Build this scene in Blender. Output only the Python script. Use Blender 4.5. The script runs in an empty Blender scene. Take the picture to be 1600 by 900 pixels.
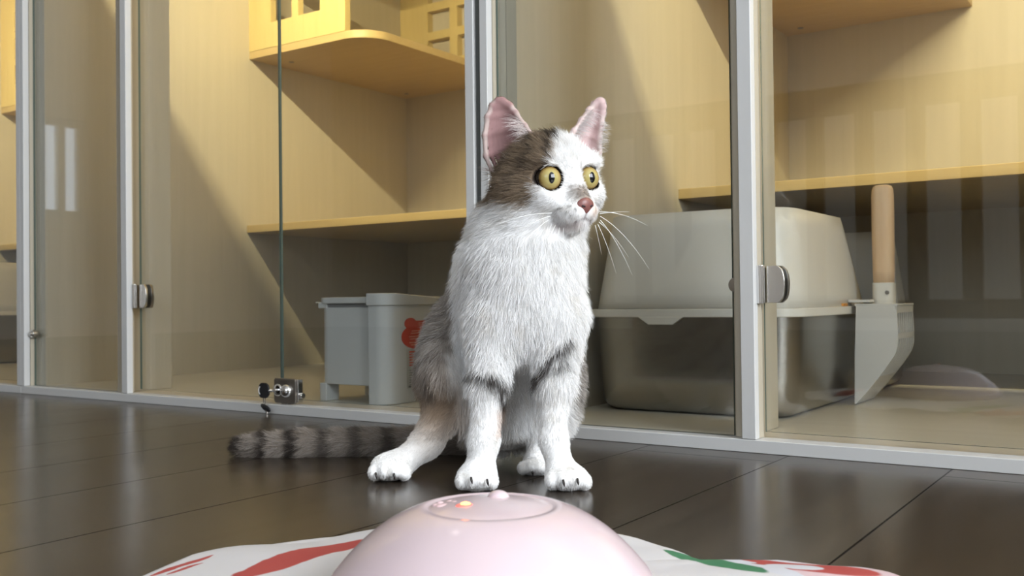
import bpy, bmesh, math, random
import numpy as np
from mathutils import Vector, Matrix, Euler
PI = math.pi
sc = bpy.context.scene
COL = sc.collection
random.seed(4)
rng = np.random.default_rng(11)

# ------------------------------------------------------------------ camera
FPX, CAMZ = 1532.27, 0.165
YAW, PITCH, ROLL = (math.radians(a) for a in (34.283, 0.7147, -0.6381))
fw = Vector((-math.sin(YAW) * math.cos(PITCH), math.cos(YAW) * math.cos(PITCH), math.sin(PITCH)))
rt0 = Vector((math.cos(YAW), math.sin(YAW), 0)); up0 = rt0.cross(fw)
rt = math.cos(ROLL) * rt0 + math.sin(ROLL) * up0
up = -math.sin(ROLL) * rt0 + math.cos(ROLL) * up0
cd = bpy.data.cameras.new('camera'); cam = bpy.data.objects.new('camera', cd); COL.objects.link(cam)
cam.matrix_world = Matrix((( rt.x, up.x, -fw.x, 0), (rt.y, up.y, -fw.y, 0), (rt.z, up.z, -fw.z, CAMZ), (0, 0, 0, 1)))
cd.sensor_width = 36; cd.lens = 36 * FPX / 1600; cd.clip_start = 0.02
cd.dof.use_dof = True; cd.dof.focus_distance = 0.86; cd.dof.aperture_fstop = 15
sc.camera = cam
# ------------------------------------------------------------------ view, world
vs = sc.view_settings
vs.view_transform = 'Standard'; vs.look = 'None'; vs.gamma = 1; vs.use_curve_mapping = False
vs.exposure = 0.10
sc.cycles.use_denoising = True
sc.cycles.transparent_max_bounces = 24
sc.cycles.max_bounces = 10
sc.cycles.sample_clamp_indirect = 6
sc.cycles.caustics_reflective = False; sc.cycles.caustics_refractive = False
w = bpy.data.worlds.new('sky'); sc.world = w; w.use_nodes = True
w.node_tree.nodes['Background'].inputs[0].default_value = (0.72, 0.84, 1, 1)
w.node_tree.nodes['Background'].inputs[1].default_value = 2.2

def area(name, loc, aim, sx, sy, power, color, spread=180, parent=None):
    l = bpy.data.lights.new(name, 'AREA'); l.shape = 'RECTANGLE'; l.size = sx; l.size_y = sy
    l.energy = power; l.color = color; l.spread = math.radians(spread)
    o = bpy.data.objects.new(name, l); COL.objects.link(o)
    o.location = loc; o.rotation_euler = Vector(aim).to_track_quat('-Z', 'Y').to_euler()
    if parent: o.parent = parent
    return o
DAY = (0.93, 0.965, 1.0)
area('daylight_right', (2.66, 0.05, 1.45), (-1, 0, -0.10), 2.0, 1.7, 142, DAY)
area('daylight_back', (0.85, -2.96, 1.50), (0, 1, -0.08), 2.0, 1.5, 16, DAY)

# ------------------------------------------------------------------ materials
def mat(name, color=(.8, .8, .8), rough=.5, metal=0.0, spec=.5, coat=0.0):
    m = bpy.data.materials.new(name); m.use_nodes = True
    b = m.node_tree.nodes['Principled BSDF']
    b.inputs['Base Color'].default_value = (*color, 1); b.inputs['Roughness'].default_value = rough
    b.inputs['Metallic'].default_value = metal; b.inputs['Specular IOR Level'].default_value = spec
    b.inputs['Coat Weight'].default_value = coat
    return m
def nodes(m): return m.node_tree.nodes, m.node_tree.links, m.node_tree.nodes['Principled BSDF']
def N(nt, t, **kw):
    n = nt.nodes.new(t)
    for k, v in kw.items():
        if k.startswith('_'): setattr(n, k[1:], v)
        else: n.inputs[k.replace('_', ' ') if not k.isdigit() else int(k)].default_value = v
    return n
def ramp(nt, stops):
    r = nt.nodes.new('ShaderNodeValToRGB'); e = r.color_ramp.elements
    while len(e) < len(stops): e.new(.5)
    for i, (p, c) in enumerate(stops): e[i].position = p; e[i].color = (*c, 1)
    return r
def grain(name, c1, c2, scale, rough=.45, spec=.35, bump=0.0):
    """laminate or wood with fine streaks running along one axis of the object's space"""
    m = mat(name, c1, rough, spec=spec); n, l, b = nodes(m); nt = m.node_tree
    tc = N(nt, 'ShaderNodeTexCoord'); mp = N(nt, 'ShaderNodeMapping'); mp.inputs['Scale'].default_value = scale
    nz = N(nt, 'ShaderNodeTexNoise', Scale=1.0, Detail=5.0, Roughness=.6)
    r = ramp(nt, [(.3, c2), (.7, c1)])
    l.new(tc.outputs['Object'], mp.inputs[0]); l.new(mp.outputs[0], nz.inputs['Vector'])
    l.new(nz.outputs['Fac'], r.inputs[0]); l.new(r.outputs[0], b.inputs['Base Color'])
    return m
M = {}
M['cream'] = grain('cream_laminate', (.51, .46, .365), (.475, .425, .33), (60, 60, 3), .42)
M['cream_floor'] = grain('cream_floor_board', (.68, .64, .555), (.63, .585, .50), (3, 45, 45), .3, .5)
M['maple'] = grain('maple_board', (.50, .375, .18), (.455, .33, .15), (5, 70, 70), .42)
M['maple_v'] = grain('maple_panel', (.60, .475, .21), (.555, .425, .18), (70, 70, 5), .42)
M['alu'] = mat('white_aluminium', (.63, .63, .62), .38, spec=.5)
M['steel'] = mat('brushed_steel', (.62, .60, .57), .26, 1.0)
M['chrome'] = mat('polished_chrome', (.72, .71, .70), .12, 1.0)
M['dark_plate'] = mat('smoked_steel', (.30, .275, .25), .3, 1.0)
M['hood'] = mat('white_plastic', (.74, .715, .66), .35, spec=.5)
M['binp'] = mat('pale_grey_plastic', (.54, .55, .55), .35)
M['bin_dark'] = mat('grey_shadow_gap_plastic', (.20, .20, .21), .5)
M['red'] = mat('red_sticker', (.56, .055, .03), .4)
M['pale_red'] = mat('pale_red_print', (.72, .30, .22), .4)
M['greylab'] = mat('grey_label', (.42, .43, .42), .45)
M['ink'] = mat('dark_ink', (.09, .09, .10), .5)
M['black'] = mat('black_plastic', (.012, .012, .014), .35)
M['wall'] = mat('room_paint', (.72, .69, .64), .8)
M['ceil'] = mat('ceiling_paint', (.8, .79, .77), .9)
M['wood_handle'] = grain('beech_wood', (.76, .56, .36), (.66, .45, .27), (60, 60, 9), .5)
M['scoop'] = mat('frosted_plastic', (.70, .695, .67), .3, spec=.5)
M['gap_shade'] = mat('dark_gap_shade', (.08, .085, .08), .5)
M['orange'] = mat('orange_plastic', (.62, .27, .05), .4)
b = nodes(M['hood'])[2]; b.inputs['Subsurface Weight'].default_value = .0

def steel_pan():
    m = M['pan'] = mat('stainless_steel', (.36, .345, .32), .30, 1.0); n, l, b = nodes(m); nt = m.node_tree
    tc = N(nt, 'ShaderNodeTexCoord'); mp = N(nt, 'ShaderNodeMapping'); mp.inputs['Scale'].default_value = (2, 2, 260)
    nz = N(nt, 'ShaderNodeTexNoise', Scale=1.0, Detail=3.0)
    mr = N(nt, 'ShaderNodeMapRange'); mr.inputs[3].default_value = .20; mr.inputs[4].default_value = .30
    l.new(tc.outputs['Object'], mp.inputs[0]); l.new(mp.outputs[0], nz.inputs['Vector']); l.new(nz.outputs['Fac'], mr.inputs[0])
    l.new(mr.outputs[0], b.inputs['Roughness'])
steel_pan()

def glass_mat():
    m = bpy.data.materials.new('clear_glass'); m.use_nodes = True; nt = m.node_tree; nt.nodes.clear()
    out = N(nt, 'ShaderNodeOutputMaterial'); mix = N(nt, 'ShaderNodeMixShader')
    lw = N(nt, 'ShaderNodeLayerWeight', Blend=.5); pw = N(nt, 'ShaderNodeMath', _operation='POWER'); pw.inputs[1].default_value = 5
    fr = N(nt, 'ShaderNodeMath', _operation='MULTIPLY_ADD'); fr.inputs[1].default_value = .96; fr.inputs[2].default_value = .04
    nt.links.new(lw.outputs['Facing'], pw.inputs[0]); nt.links.new(pw.outputs[0], fr.inputs[0])
    tr = N(nt, 'ShaderNodeBsdfTransparent'); tr.inputs[0].default_value = (.955, .965, .955, 1)
    gl = N(nt, 'ShaderNodeBsdfGlossy', Roughness=0.0); gl.inputs[0].default_value = (1, 1, 1, 1)
    nt.links.new(fr.outputs[0], mix.inputs[0]); nt.links.new(tr.outputs[0], mix.inputs[1]); nt.links.new(gl.outputs[0], mix.inputs[2])
    nt.links.new(mix.outputs[0], out.inputs[0]); return m
M['glass'] = glass_mat()
M['glass_edge'] = mat('green_glass_edge', (.10, .14, .12), .25)

def floor_mat():
    m = mat('dark_plank_floor', (.05, .04, .03), .22, spec=.3); n, l, b = nodes(m); nt = m.node_tree
    tc = N(nt, 'ShaderNodeTexCoord'); sp = N(nt, 'ShaderNodeSeparateXYZ'); cb = N(nt, 'ShaderNodeCombineXYZ')
    l.new(tc.outputs['Object'], sp.inputs[0])
    ax = N(nt, 'ShaderNodeMath', _operation='ADD'); ax.inputs[1].default_value = 1.44 + .1573 * 60
    ay = N(nt, 'ShaderNodeMath', _operation='ADD'); ay.inputs[1].default_value = 6.0 - .65
    l.new(sp.outputs[0], ax.inputs[0]); l.new(sp.outputs[1], ay.inputs[0])
    l.new(ay.outputs[0], cb.inputs[0]); l.new(ax.outputs[0], cb.inputs[1])
    br = N(nt, 'ShaderNodeTexBrick', Scale=1.0); br.offset = .37; br.offset_frequency = 2; br.squash = 1
    br.inputs['Color1'].default_value = (.0, .0, .0, 1); br.inputs['Color2'].default_value = (1, 1, 1, 1)
    br.inputs['Mortar'].default_value = (.5, .5, .5, 1); br.inputs['Mortar Size'].default_value = .0010
    br.inputs['Mortar Smooth'].default_value = .25; br.inputs['Bias'].default_value = 0
    br.inputs['Brick Width'].default_value = 2.4; br.inputs['Row Height'].default_value = .1573
    l.new(cb.outputs[0], br.inputs['Vector'])
    mp = N(nt, 'ShaderNodeMapping'); mp.inputs['Scale'].default_value = (70, 4, 1)
    nz = N(nt, 'ShaderNodeTexNoise', Scale=1.0, Detail=6.0, Roughness=.6)
    l.new(tc.outputs['Object'], mp.inputs[0]); l.new(mp.outputs[0], nz.inputs['Vector'])
    r = ramp(nt, [(.25, (.034, .026, .019)), (.75, (.074, .056, .042))])
    l.new(nz.outputs['Fac'], r.inputs[0])
    hv = N(nt, 'ShaderNodeMix', _data_type='RGBA', _blend_type='MULTIPLY'); hv.inputs[0].default_value = .3
    l.new(r.outputs[0], hv.inputs[6]); l.new(br.outputs['Color'], hv.inputs[7])
    mx = N(nt, 'ShaderNodeMix', _data_type='RGBA'); mx.inputs[7].default_value = (.004, .003, .0025, 1)
    l.new(br.outputs['Fac'], mx.inputs[0]); l.new(hv.outputs[2], mx.inputs[6]); l.new(mx.outputs[2], b.inputs['Base Color'])
    mr = N(nt, 'ShaderNodeMapRange'); mr.inputs[3].default_value = .19; mr.inputs[4].default_value = .25
    nz2 = N(nt, 'ShaderNodeTexNoise', Scale=9.0, Detail=4.0); l.new(tc.outputs['Object'], nz2.inputs['Vector'])
    l.new(nz2.outputs['Fac'], mr.inputs[0]); l.new(mr.outputs[0], b.inputs['Roughness'])
    sm = N(nt, 'ShaderNodeMath', _operation='MULTIPLY_ADD'); sm.inputs[1].default_value = -.30; sm.inputs[2].default_value = .32
    l.new(br.outputs['Fac'], sm.inputs[0]); l.new(sm.outputs[0], b.inputs['Specular IOR Level'])
    inv = N(nt, 'ShaderNodeMath', _operation='MULTIPLY_ADD'); inv.inputs[1].default_value = -1; inv.inputs[2].default_value = 1
    l.new(br.outputs['Fac'], inv.inputs[0])
    ad = N(nt, 'ShaderNodeMath', _operation='MULTIPLY_ADD'); ad.inputs[1].default_value = .05
    l.new(nz.outputs['Fac'], ad.inputs[0]); l.new(inv.outputs[0], ad.inputs[2])
    bp = N(nt, 'ShaderNodeBump', Strength=.5, Distance=.0012); l.new(ad.outputs[0], bp.inputs['Height'])
    l.new(bp.outputs[0], b.inputs['Normal'])
    return m
M['floor'] = floor_mat()

# ------------------------------------------------------------------ mesh helpers
def box(bm, x0, x1, y0, y1, z0, z1):
    v = [bm.verts.new((x, y, z)) for x in (x0, x1) for y in (y0, y1) for z in (z0, z1)]
    for f in ((0, 1, 3, 2), (4, 6, 7, 5), (0, 4, 5, 1), (2, 3, 7, 6), (0, 2, 6, 4), (1, 5, 7, 3)):
        bm.faces.new([v[i] for i in f])
def prism(bm, pts, a0, a1, plane='xy'):
    """closed outline extruded from a0 to a1 along the third axis"""
    def P(u, v, w):
        return {'xy': (u, v, w), 'xz': (u, w, v), 'yz': (w, u, v)}[plane]
    lo = [bm.verts.new(P(u, v, a0)) for u, v in pts]; hi = [bm.verts.new(P(u, v, a1)) for u, v in pts]
    bm.faces.new(lo); bm.faces.new(hi[::-1]); n = len(pts)
    for i in range(n): bm.faces.new((lo[i], hi[i], hi[(i + 1) % n], lo[(i + 1) % n]))
def rrect(x0, x1, y0, y1, r, n=6, corners='1111'):
    out = []
    for k, (cx, cy, a) in enumerate(((x1 - r, y1 - r, 0), (x0 + r, y1 - r, 90), (x0 + r, y0 + r, 180), (x1 - r, y0 + r, 270))):
        if corners[k] == '0':
            out.append((cx + r * (1 if k in (0, 3) else -1), cy + r * (1 if k in (0, 1) else -1))); continue
        for i in range(n + 1):
            t = math.radians(a + 90 * i / n); out.append((cx + r * math.cos(t), cy + r * math.sin(t)))
    return out
def loft(bm, rings, cap0=True, cap1=True):
    R = [[bm.verts.new(p) for p in r] for r in rings]; n = len(R[0])
    for a, b_ in zip(R, R[1:]):
        for i in range(n): bm.faces.new((a[i], a[(i + 1) % n], b_[(i + 1) % n], b_[i]))
    if cap0: bm.faces.new(R[0][::-1])
    if cap1: bm.faces.new(R[-1])
    return R
def tube(bm, pts, rad, n=8, cap=True):
    pts = [Vector(p) for p in pts]; rings = []
    for i, p in enumerate(pts):
        t = (pts[min(i + 1, len(pts) - 1)] - pts[max(i - 1, 0)]).normalized()
        a = t.orthogonal().normalized() if i == 0 else (a - t * a.dot(t)).normalized()
        c = t.cross(a); r = rad[i] if isinstance(rad, (list, tuple)) else rad
        rings.append([p + r * (math.cos(2 * PI * k / n) * a + math.sin(2 * PI * k / n) * c) for k in range(n)])
    loft(bm, rings, cap, cap)
def lathe(bm, prof, n=48, center=(0, 0, 0)):
    rings = [[(center[0] + r * math.cos(2 * PI * k / n), center[1] + r * math.sin(2 * PI * k / n), center[2] + z) for k in range(n)] for r, z in prof]
    loft(bm, rings)
def sphere(bm, c, r, n=16, scale=(1, 1, 1), rot=None):
    mt = Matrix.Translation(c) @ (rot.to_4x4() if rot else Matrix.Identity(4)) @ Matrix.Diagonal((*[r * s for s in scale], 1))
    bmesh.ops.create_uvsphere(bm, u_segments=n * 2, v_segments=n, radius=1, matrix=mt)
def obj(name, bm, m=None, parent=None, smooth=False, bevel=0.0, seg=2, recalc=True):
    if recalc: bmesh.ops.recalc_face_normals(bm, faces=bm.faces)
    me = bpy.data.meshes.new(name); bm.to_mesh(me); bm.free()
    for mm in (m if isinstance(m, (list, tuple)) else [m]):
        if mm: me.materials.append(mm)
    o = bpy.data.objects.new(name, me); COL.objects.link(o)
    if parent: o.parent = parent
    if smooth:
        for p in me.polygons: p.use_smooth = True
    if bevel:
        md = o.modifiers.new('edges', 'BEVEL'); md.width = bevel; md.segments = seg; md.limit_method = 'ANGLE'; md.angle_limit = math.radians(40)
        for p in me.polygons: p.use_smooth = True
        md.harden_normals = True
    return o
def bx(name, x0, x1, y0, y1, z0, z1, m, parent=None, bevel=0.0):
    bm = bmesh.new(); box(bm, x0, x1, y0, y1, z0, z1); return obj(name, bm, m, parent, bevel=bevel)
def thing(name, label, cat, loc=(0, 0, 0), rz=0, group=None):
    o = bpy.data.objects.new(name, None); COL.objects.link(o); o.location = loc; o.rotation_euler = (0, 0, rz)
    o.empty_display_size = .05; o['label'] = label; o['category'] = cat
    if group: o['group'] = group
    return o
def tag(o, label, cat, group=None):
    o['label'] = label; o['category'] = cat
    if group: o['group'] = group
    return o
def struct(name, x0, x1, y0, y1, z0, z1, m):
    o = bx(name, x0, x1, y0, y1, z0, z1, m); o['kind'] = 'structure'; return o
def copy_tree(o, parent=None):
    c = o.copy(); COL.objects.link(c)
    if parent: c.parent = parent
    for ch in list(o.children): copy_tree(ch, c)
    return c

# ------------------------------------------------------------------ room
RX0, RX1, RY0, RY1, RZ = -4.8, 2.5, -2.8, 2.16, 2.55
struct('floor', RX0, RX1, RY0, RY1, -.05, 0, M['floor'])
struct('ceiling', RX0, RX1, RY0, RY1, RZ, RZ + .05, M['ceil'])
struct('wall_front', RX0, RX1, RY1, RY1 + .06, 0, RZ, M['wall'])
def wall_window(name, axis, at_, lo, hi, a0, a1, z0, z1, k):
    """a wall with one window opening; the window gets frame, mullion and panes"""
    bm = bmesh.new(); t = .06
    s = 1 if at_ > 0 else -1
    p0, p1 = sorted((at_, at_ + s * t))
    for (u0, u1, w0, w1) in ((lo, a0, 0, RZ), (a1, hi, 0, RZ), (a0, a1, 0, z0), (a0, a1, z1, RZ)):
        if axis == 'x': box(bm, p0, p1, u0, u1, w0, w1)
        else: box(bm, u0, u1, p0, p1, w0, w1)
    o = obj(name, bm, M['wall']); o['kind'] = 'structure'
    wd = bpy.data.objects.new(f'window_{k}', None); COL.objects.link(wd); wd['kind'] = 'structure'
    bm = bmesh.new(); n = max(2, round((a1 - a0) / .7)); f = .04
    q0, q1 = sorted((at_ + s * .012, at_ + s * .045))
    def bar(u0, u1, w0, w1):
        if axis == 'x': box(bm, q0, q1, u0, u1, w0, w1)
        else: box(bm, u0, u1, q0, q1, w0, w1)
    bar(a0, a1, z0, z0 + f); bar(a0, a1, z1 - f, z1)
    for i in range(n + 1):
        c = a0 + (a1 - a0) * i / n; c = min(max(c, a0 + f / 2), a1 - f / 2); bar(c - f / 2, c + f / 2, z0 + f, z1 - f)
    obj('window_frame', bm, M['alu'], wd)
wall_window('wall_right', 'x', RX1, RY0, RY1, -1.0, 1.1, .55, 2.3, 1)
wall_window('wall_back', 'y', RY0, RX0, RX1, -.2, 1.9, .7, 2.3, 2)
wall_window('wall_left', 'x', RX0, RY0, RY1, -.98, -.72, .62, 1.14, 3)

# ------------------------------------------------------------------ cabinets
TOP = 1.12          # above the picture
def pane(name, x0, x1, y, z0, z1, parent, t=.004):
    """glass sheet; its cut edges are the green of plate glass"""
    bm = bmesh.new(); box(bm, x0, x1, y, y + t, z0, z1)
    bm.faces.ensure_lookup_table()
    bm.normal_update()
    bmesh.ops.recalc_face_normals(bm, faces=bm.faces)
    for f in bm.faces:
        if abs(f.normal.y) < .5: f.material_index = 1
    return obj(name, bm, [M['glass'], M['glass_edge']], parent)
def cyl(bm, c, r, h, axis='z', n=24):
    rings = []
    for s in (0, h):
        ring = []
        for k in range(n):
            u, v = r * math.cos(2 * PI * k / n), r * math.sin(2 * PI * k / n)
            ring.append({'z': (c[0] + u, c[1] + v, c[2] + s), 'y': (c[0] + u, c[1] + s, c[2] + v), 'x': (c[0] + s, c[1] + u, c[2] + v)}[axis])
        rings.append(ring)
    loft(bm, rings)
def dplate(bm, x0, x1, z0, z1, y0, y1):
    """hinge leaf: straight towards the barrel, bowed at the far edge"""
    pts = [(x0, z0), (x0 + .62 * (x1 - x0), z0)]
    for i in range(1, 10):
        t = -1 + 2 * i / 10; pts.append((x0 + (x1 - x0) * (.62 + .38 * math.sqrt(max(0, 1 - t * t * .98))), (z0 + z1) / 2 + t * (z1 - z0) / 2))
    pts += [(x0 + .62 * (x1 - x0), z1), (x0, z1)]
    prism(bm, pts, y0, y1, 'xz')
def hinge(door, x, z, s=1, face=0):
    """glass hinge on a door: barrel beside the post, clamp leaves on both faces of the glass, wall leaf on the stile"""
    def leaf(name, x1, y0, y1, m):
        bm = bmesh.new(); dplate(bm, .008, x1, z - .02, z + .02, y0, y1)
        for v in bm.verts: v.co.x = x + s * v.co.x
        return obj(name, bm, m, h, bevel=.0006)
    bm = bmesh.new(); cyl(bm, (x + s * .003, 1.018, z - .0205), .0048, .041)
    h = obj('hinge', bm, M['chrome'], door, smooth=False, bevel=.0006)
    leaf('clamp_leaf', .0275, 1.0235, 1.0278, M['steel']); leaf('clamp_leaf', .0285, 1.0342, 1.039, M['dark_plate'])
    if s < 0: return
    bm = bmesh.new(); box(bm, face, face + .0025, 1.0415, 1.078, z - .02, z + .02)
    for yy, zz in ((1.07, -.013), (1.07, .013), (1.062, 0)): cyl(bm, (face + .0015, yy, z + zz), .003, .0025, 'x', 12)
    obj('wall_leaf', bm, M['dark_plate'], h, bevel=.0006)

def cabinet(ox, label, shelf_y, shelf_z, px_off, jct, stile_off, last, locks=False):
    """ox: X of the inner face of the left side wall.  Inside 1.043 wide, back at Y 2.08, front rail at Y 1.005."""
    W = 1.043; x0, x1 = ox, ox + W
    r = thing('cat_cabinet', label, 'cabinet', (0, 0, 0), group='glass fronted cat cabinets in a row')
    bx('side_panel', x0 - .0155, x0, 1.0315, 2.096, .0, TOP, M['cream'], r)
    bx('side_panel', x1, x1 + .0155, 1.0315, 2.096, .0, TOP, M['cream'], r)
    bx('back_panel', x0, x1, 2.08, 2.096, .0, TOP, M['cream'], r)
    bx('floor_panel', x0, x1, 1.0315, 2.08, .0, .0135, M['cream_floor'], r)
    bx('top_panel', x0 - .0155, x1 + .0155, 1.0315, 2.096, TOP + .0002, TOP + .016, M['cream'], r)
    # front frame
    bx('sill_rail', x0 - .0395, x1 - .0085, 1.005, 1.031, 0, .0138, M['alu'], r, .0008)
    bx('head_rail', x0 - .0395, x1 - .0085, 1.005, 1.031, TOP - .02, TOP + .016, M['alu'], r, .0008)
    px = x0 + px_off
    bx('frame_post', px, px + .0155, 1.005, 1.0165, .0142, TOP - .02, M['alu'], r, .0008)
    bx('door_stop', px + stile_off - .012, px + stile_off + .0145, 1.0170, 1.0308, .0142, TOP - .02, M['cream'], r, .0005)
    bx('frame_post', x0 - .0393, x0 - .0275, 1.005, 1.0165, .0142, TOP - .02, M['alu'], r, .0008)
    rp = x1 - .031 + (0 if last else .010)
    bx('frame_post', rp, rp + .0135, 1.005, 1.0165, .0142, TOP - .02, M['alu'], r, .0008)
    bx('door_stop', x0 - .0393, x0 - .0268, 1.0170, 1.0308, .0142, TOP - .02, M['cream'], r)
    bx('door_stop', rp, rp + .0135, 1.0170, 1.0308, .0142, TOP - .02, M['cream'], r)
    if last: bx('post_gap_shade', x1 - .0165, x1 - .0087, 1.010, 1.0300, .0142, TOP - .02, M['gap_shade'], r)  # dark strip in place of the shade in the gap between neighbouring posts
    st = bx('stile', px + stile_off - .023, px + stile_off, 1.0405, 1.118, .0138, TOP - .001, M['cream'], r, .0006)
    # fixed pane between the left post and the stile post
    gl = pane('fixed_pane', x0 - .026, px + min(0, stile_off) - .016, 1.024, .0142, TOP - .021, r)
    for zc in (.179,):
        bm = bmesh.new(); cyl(bm, (px - .010, 1.0185, zc), .0085, .0045, 'y', 28)
        c = obj('glass_clip', bm, M['dark_plate'], gl, bevel=.0006)
    bm = bmesh.new(); cyl(bm, (x0 - .019, 1.014, .112), .0075, .010, 'y', 24); cyl(bm, (x0 - .019, 1.011, .112), .0045, .003, 'y', 24)
    obj('glass_clip', bm, M['steel'], gl, bevel=.001)
    # two glass doors
    dl0, dl1, dr1 = px + .0175, px + jct, rp - .002
    d1 = pane('glass_door', dl0, dl1, 1.029, .020, TOP - .026, r)
    d2 = pane('glass_door', dl1 + .003, dr1, 1.029, .020, TOP - .026, r)
    hinge(d1, px + .015, .179, 1, px + stile_off); hinge(d1, px + .015, .93, 1, px + stile_off); hinge(d2, rp, .179, -1)
    if locks:
        lx = dl1 + .022
        bm = bmesh.new(); prism(bm, rrect(lx - .022, lx + .024, .0155, .0525, .004), 1.0155, 1.0195, 'xz')
        lk = obj('door_lock', bm, M['dark_plate'], d2, bevel=.001)
        bm = bmesh.new(); box(bm, lx + .0225, lx + .0255, 1.0195, 1.029, .017, .051); cyl(bm, (lx + .0255, 1.024, .027), .0045, .006, 'x', 16)
        obj('lock_bracket', bm, M['chrome'], lk, bevel=.0006)
        bm = bmesh.new(); sphere(bm, (lx + .006, 1.0155, .034), .0105, 14, (1, .9, 1)); obj('lock_barrel', bm, M['chrome'], lk, smooth=True)
        bm = bmesh.new(); lathe(bm, [(.0068, 0), (.0092, .001), (.0092, .0035), (.0068, .0045)], 24)
        bmesh.ops.transform(bm, matrix=Matrix.Translation((lx - .0105, 1.0155, .035)) @ Matrix.Rotation(PI / 2, 4, 'X'), verts=bm.verts)
        obj('lock_escutcheon', bm, M['chrome'], lk, smooth=True)
        bm = bmesh.new(); box(bm, lx - .004, lx + .010, 1.0135, 1.0295, .0139, .0158); obj('lock_foot', bm, M['dark_plate'], lk, bevel=.0006)
    # shelf, and the raised sleeping box with lattice cut-outs
    bx('shelf', x0, x1, shelf_y, 2.08, shelf_z - .017, shelf_z, M['maple'], r, .0012)
    bxr = bmesh.new(); prism(bxr, rrect(x0, x0 + .366, 1.526, 2.08, .07, 10, '0001'), .727, .744)
    hb = obj('sleeping_box', bxr, M['maple'], r, bevel=.001)
    def lattice(name, xa, xb, ya, yb, z0, z1, cols, rows, m):
        """board with square windows cut through it"""
        bm = bmesh.new(); xs = sorted({xa, xb, *[c for p in cols for c in p]}); zs = sorted({z0, z1, *[c for p in rows for c in p]})
        for i in range(len(xs) - 1):
            for j in range(len(zs) - 1):
                cx, cz = (xs[i] + xs[i + 1]) / 2, (zs[j] + zs[j + 1]) / 2
                if any(a < cx < b_ for a, b_ in cols) and any(a < cz < b_ for a, b_ in rows): continue
                box(bm, xs[i], xs[i + 1], ya, yb, zs[j], zs[j + 1])
        bmesh.ops.remove_doubles(bm, verts=bm.verts, dist=1e-5)
        seen = {}
        for f in list(bm.faces):
            k = tuple(sorted(v.index for v in f.verts)); seen.setdefault(k, []).append(f)
        bm.verts.index_update(); seen = {}
        for f in bm.faces: seen.setdefault(tuple(sorted(v.index for v in f.verts)), []).append(f)
        dead = [f for fs in seen.values() if len(fs) > 1 for f in fs]
        bmesh.ops.delete(bm, geom=dead, context='FACES_ONLY')
        return obj(name, bm, m, hb)
    lattice('lattice_panel', x0, x0 + .303, 1.526, 1.542, .7445, TOP - .01,
            [(x0 + .073, x0 + .141), (x0 + .161, x0 + .229)], [(.801, .858), (.878, .935), (.955, 1.012)], M['maple_v'])
    lattice('lattice_panel', x0 + .001, x0 + .366, 2.058, 2.0795, .7445, TOP - .01,
            [(x0 + .098, x0 + .172), (x0 + .198, x0 + .272), (x0 + .298, x0 + .350)],
            [(.752, .79), (.812, .868), (.89, .946), (.968, 1.024)], M['maple_v'])
    for (xx, yy) in ((x0 + .06, 1.60), (x0 + .045, 2.03)):
        bm = bmesh.new(); cyl(bm, (xx, yy, .7262), .006, .0008, 'z', 16); obj('screw_cover', bm, M['bin_dark'], hb)
    return r
cabinet(-2.842, 'sliver of a glass cat cabinet beyond the frame post at the far left', 1.515, .343, .29, .37, 0, False)
cabinet(-1.767, 'white framed glass cat cabinet holding the pale grey bin, fitted with a key lock', 1.515, .343, .276, .364, -.017, True, locks=True)
cabinet(-.692, 'white framed glass cat cabinet holding the steel litter box with scoop', 1.512, .348, .302, .380, .001, False)

# warm strip lights along the top of the fronts, each in a channel whose lip cuts the light off below
WARM = (1.0, .835, .49)
for i, (xa, xb, pw) in enumerate(((-2.55, -2.0, 22), (-1.55, -.95, 23), (-.28, .29, 23))):
    t = thing('strip_light', ('warm strip light above the left cabinet front', 'warm strip light above the middle cabinet front', 'warm strip light above the right cabinet front')[i],
              'light', ((xa + xb) / 2, .945, 1.062), group='strip lights over the cabinets'); hl = (xb - xa) / 2
    bm = bmesh.new()
    box(bm, -hl, hl, -.012, -.009, -.034, .05); box(bm, -hl, hl, -.009, .0235, -.0345, -.0325); box(bm, -hl, hl, -.009, .06, .048, .05)
    box(bm, -hl - .002, -hl, -.012, .03, -.0345, .05); box(bm, hl, hl + .002, -.012, .03, -.0345, .05)
    obj('light_channel', bm, M['alu'], t)
    area('strip_emitter', (0, -.001, 0), (0, 1, -.5), 2 * hl - .01, .003, pw, WARM, parent=t)

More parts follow.
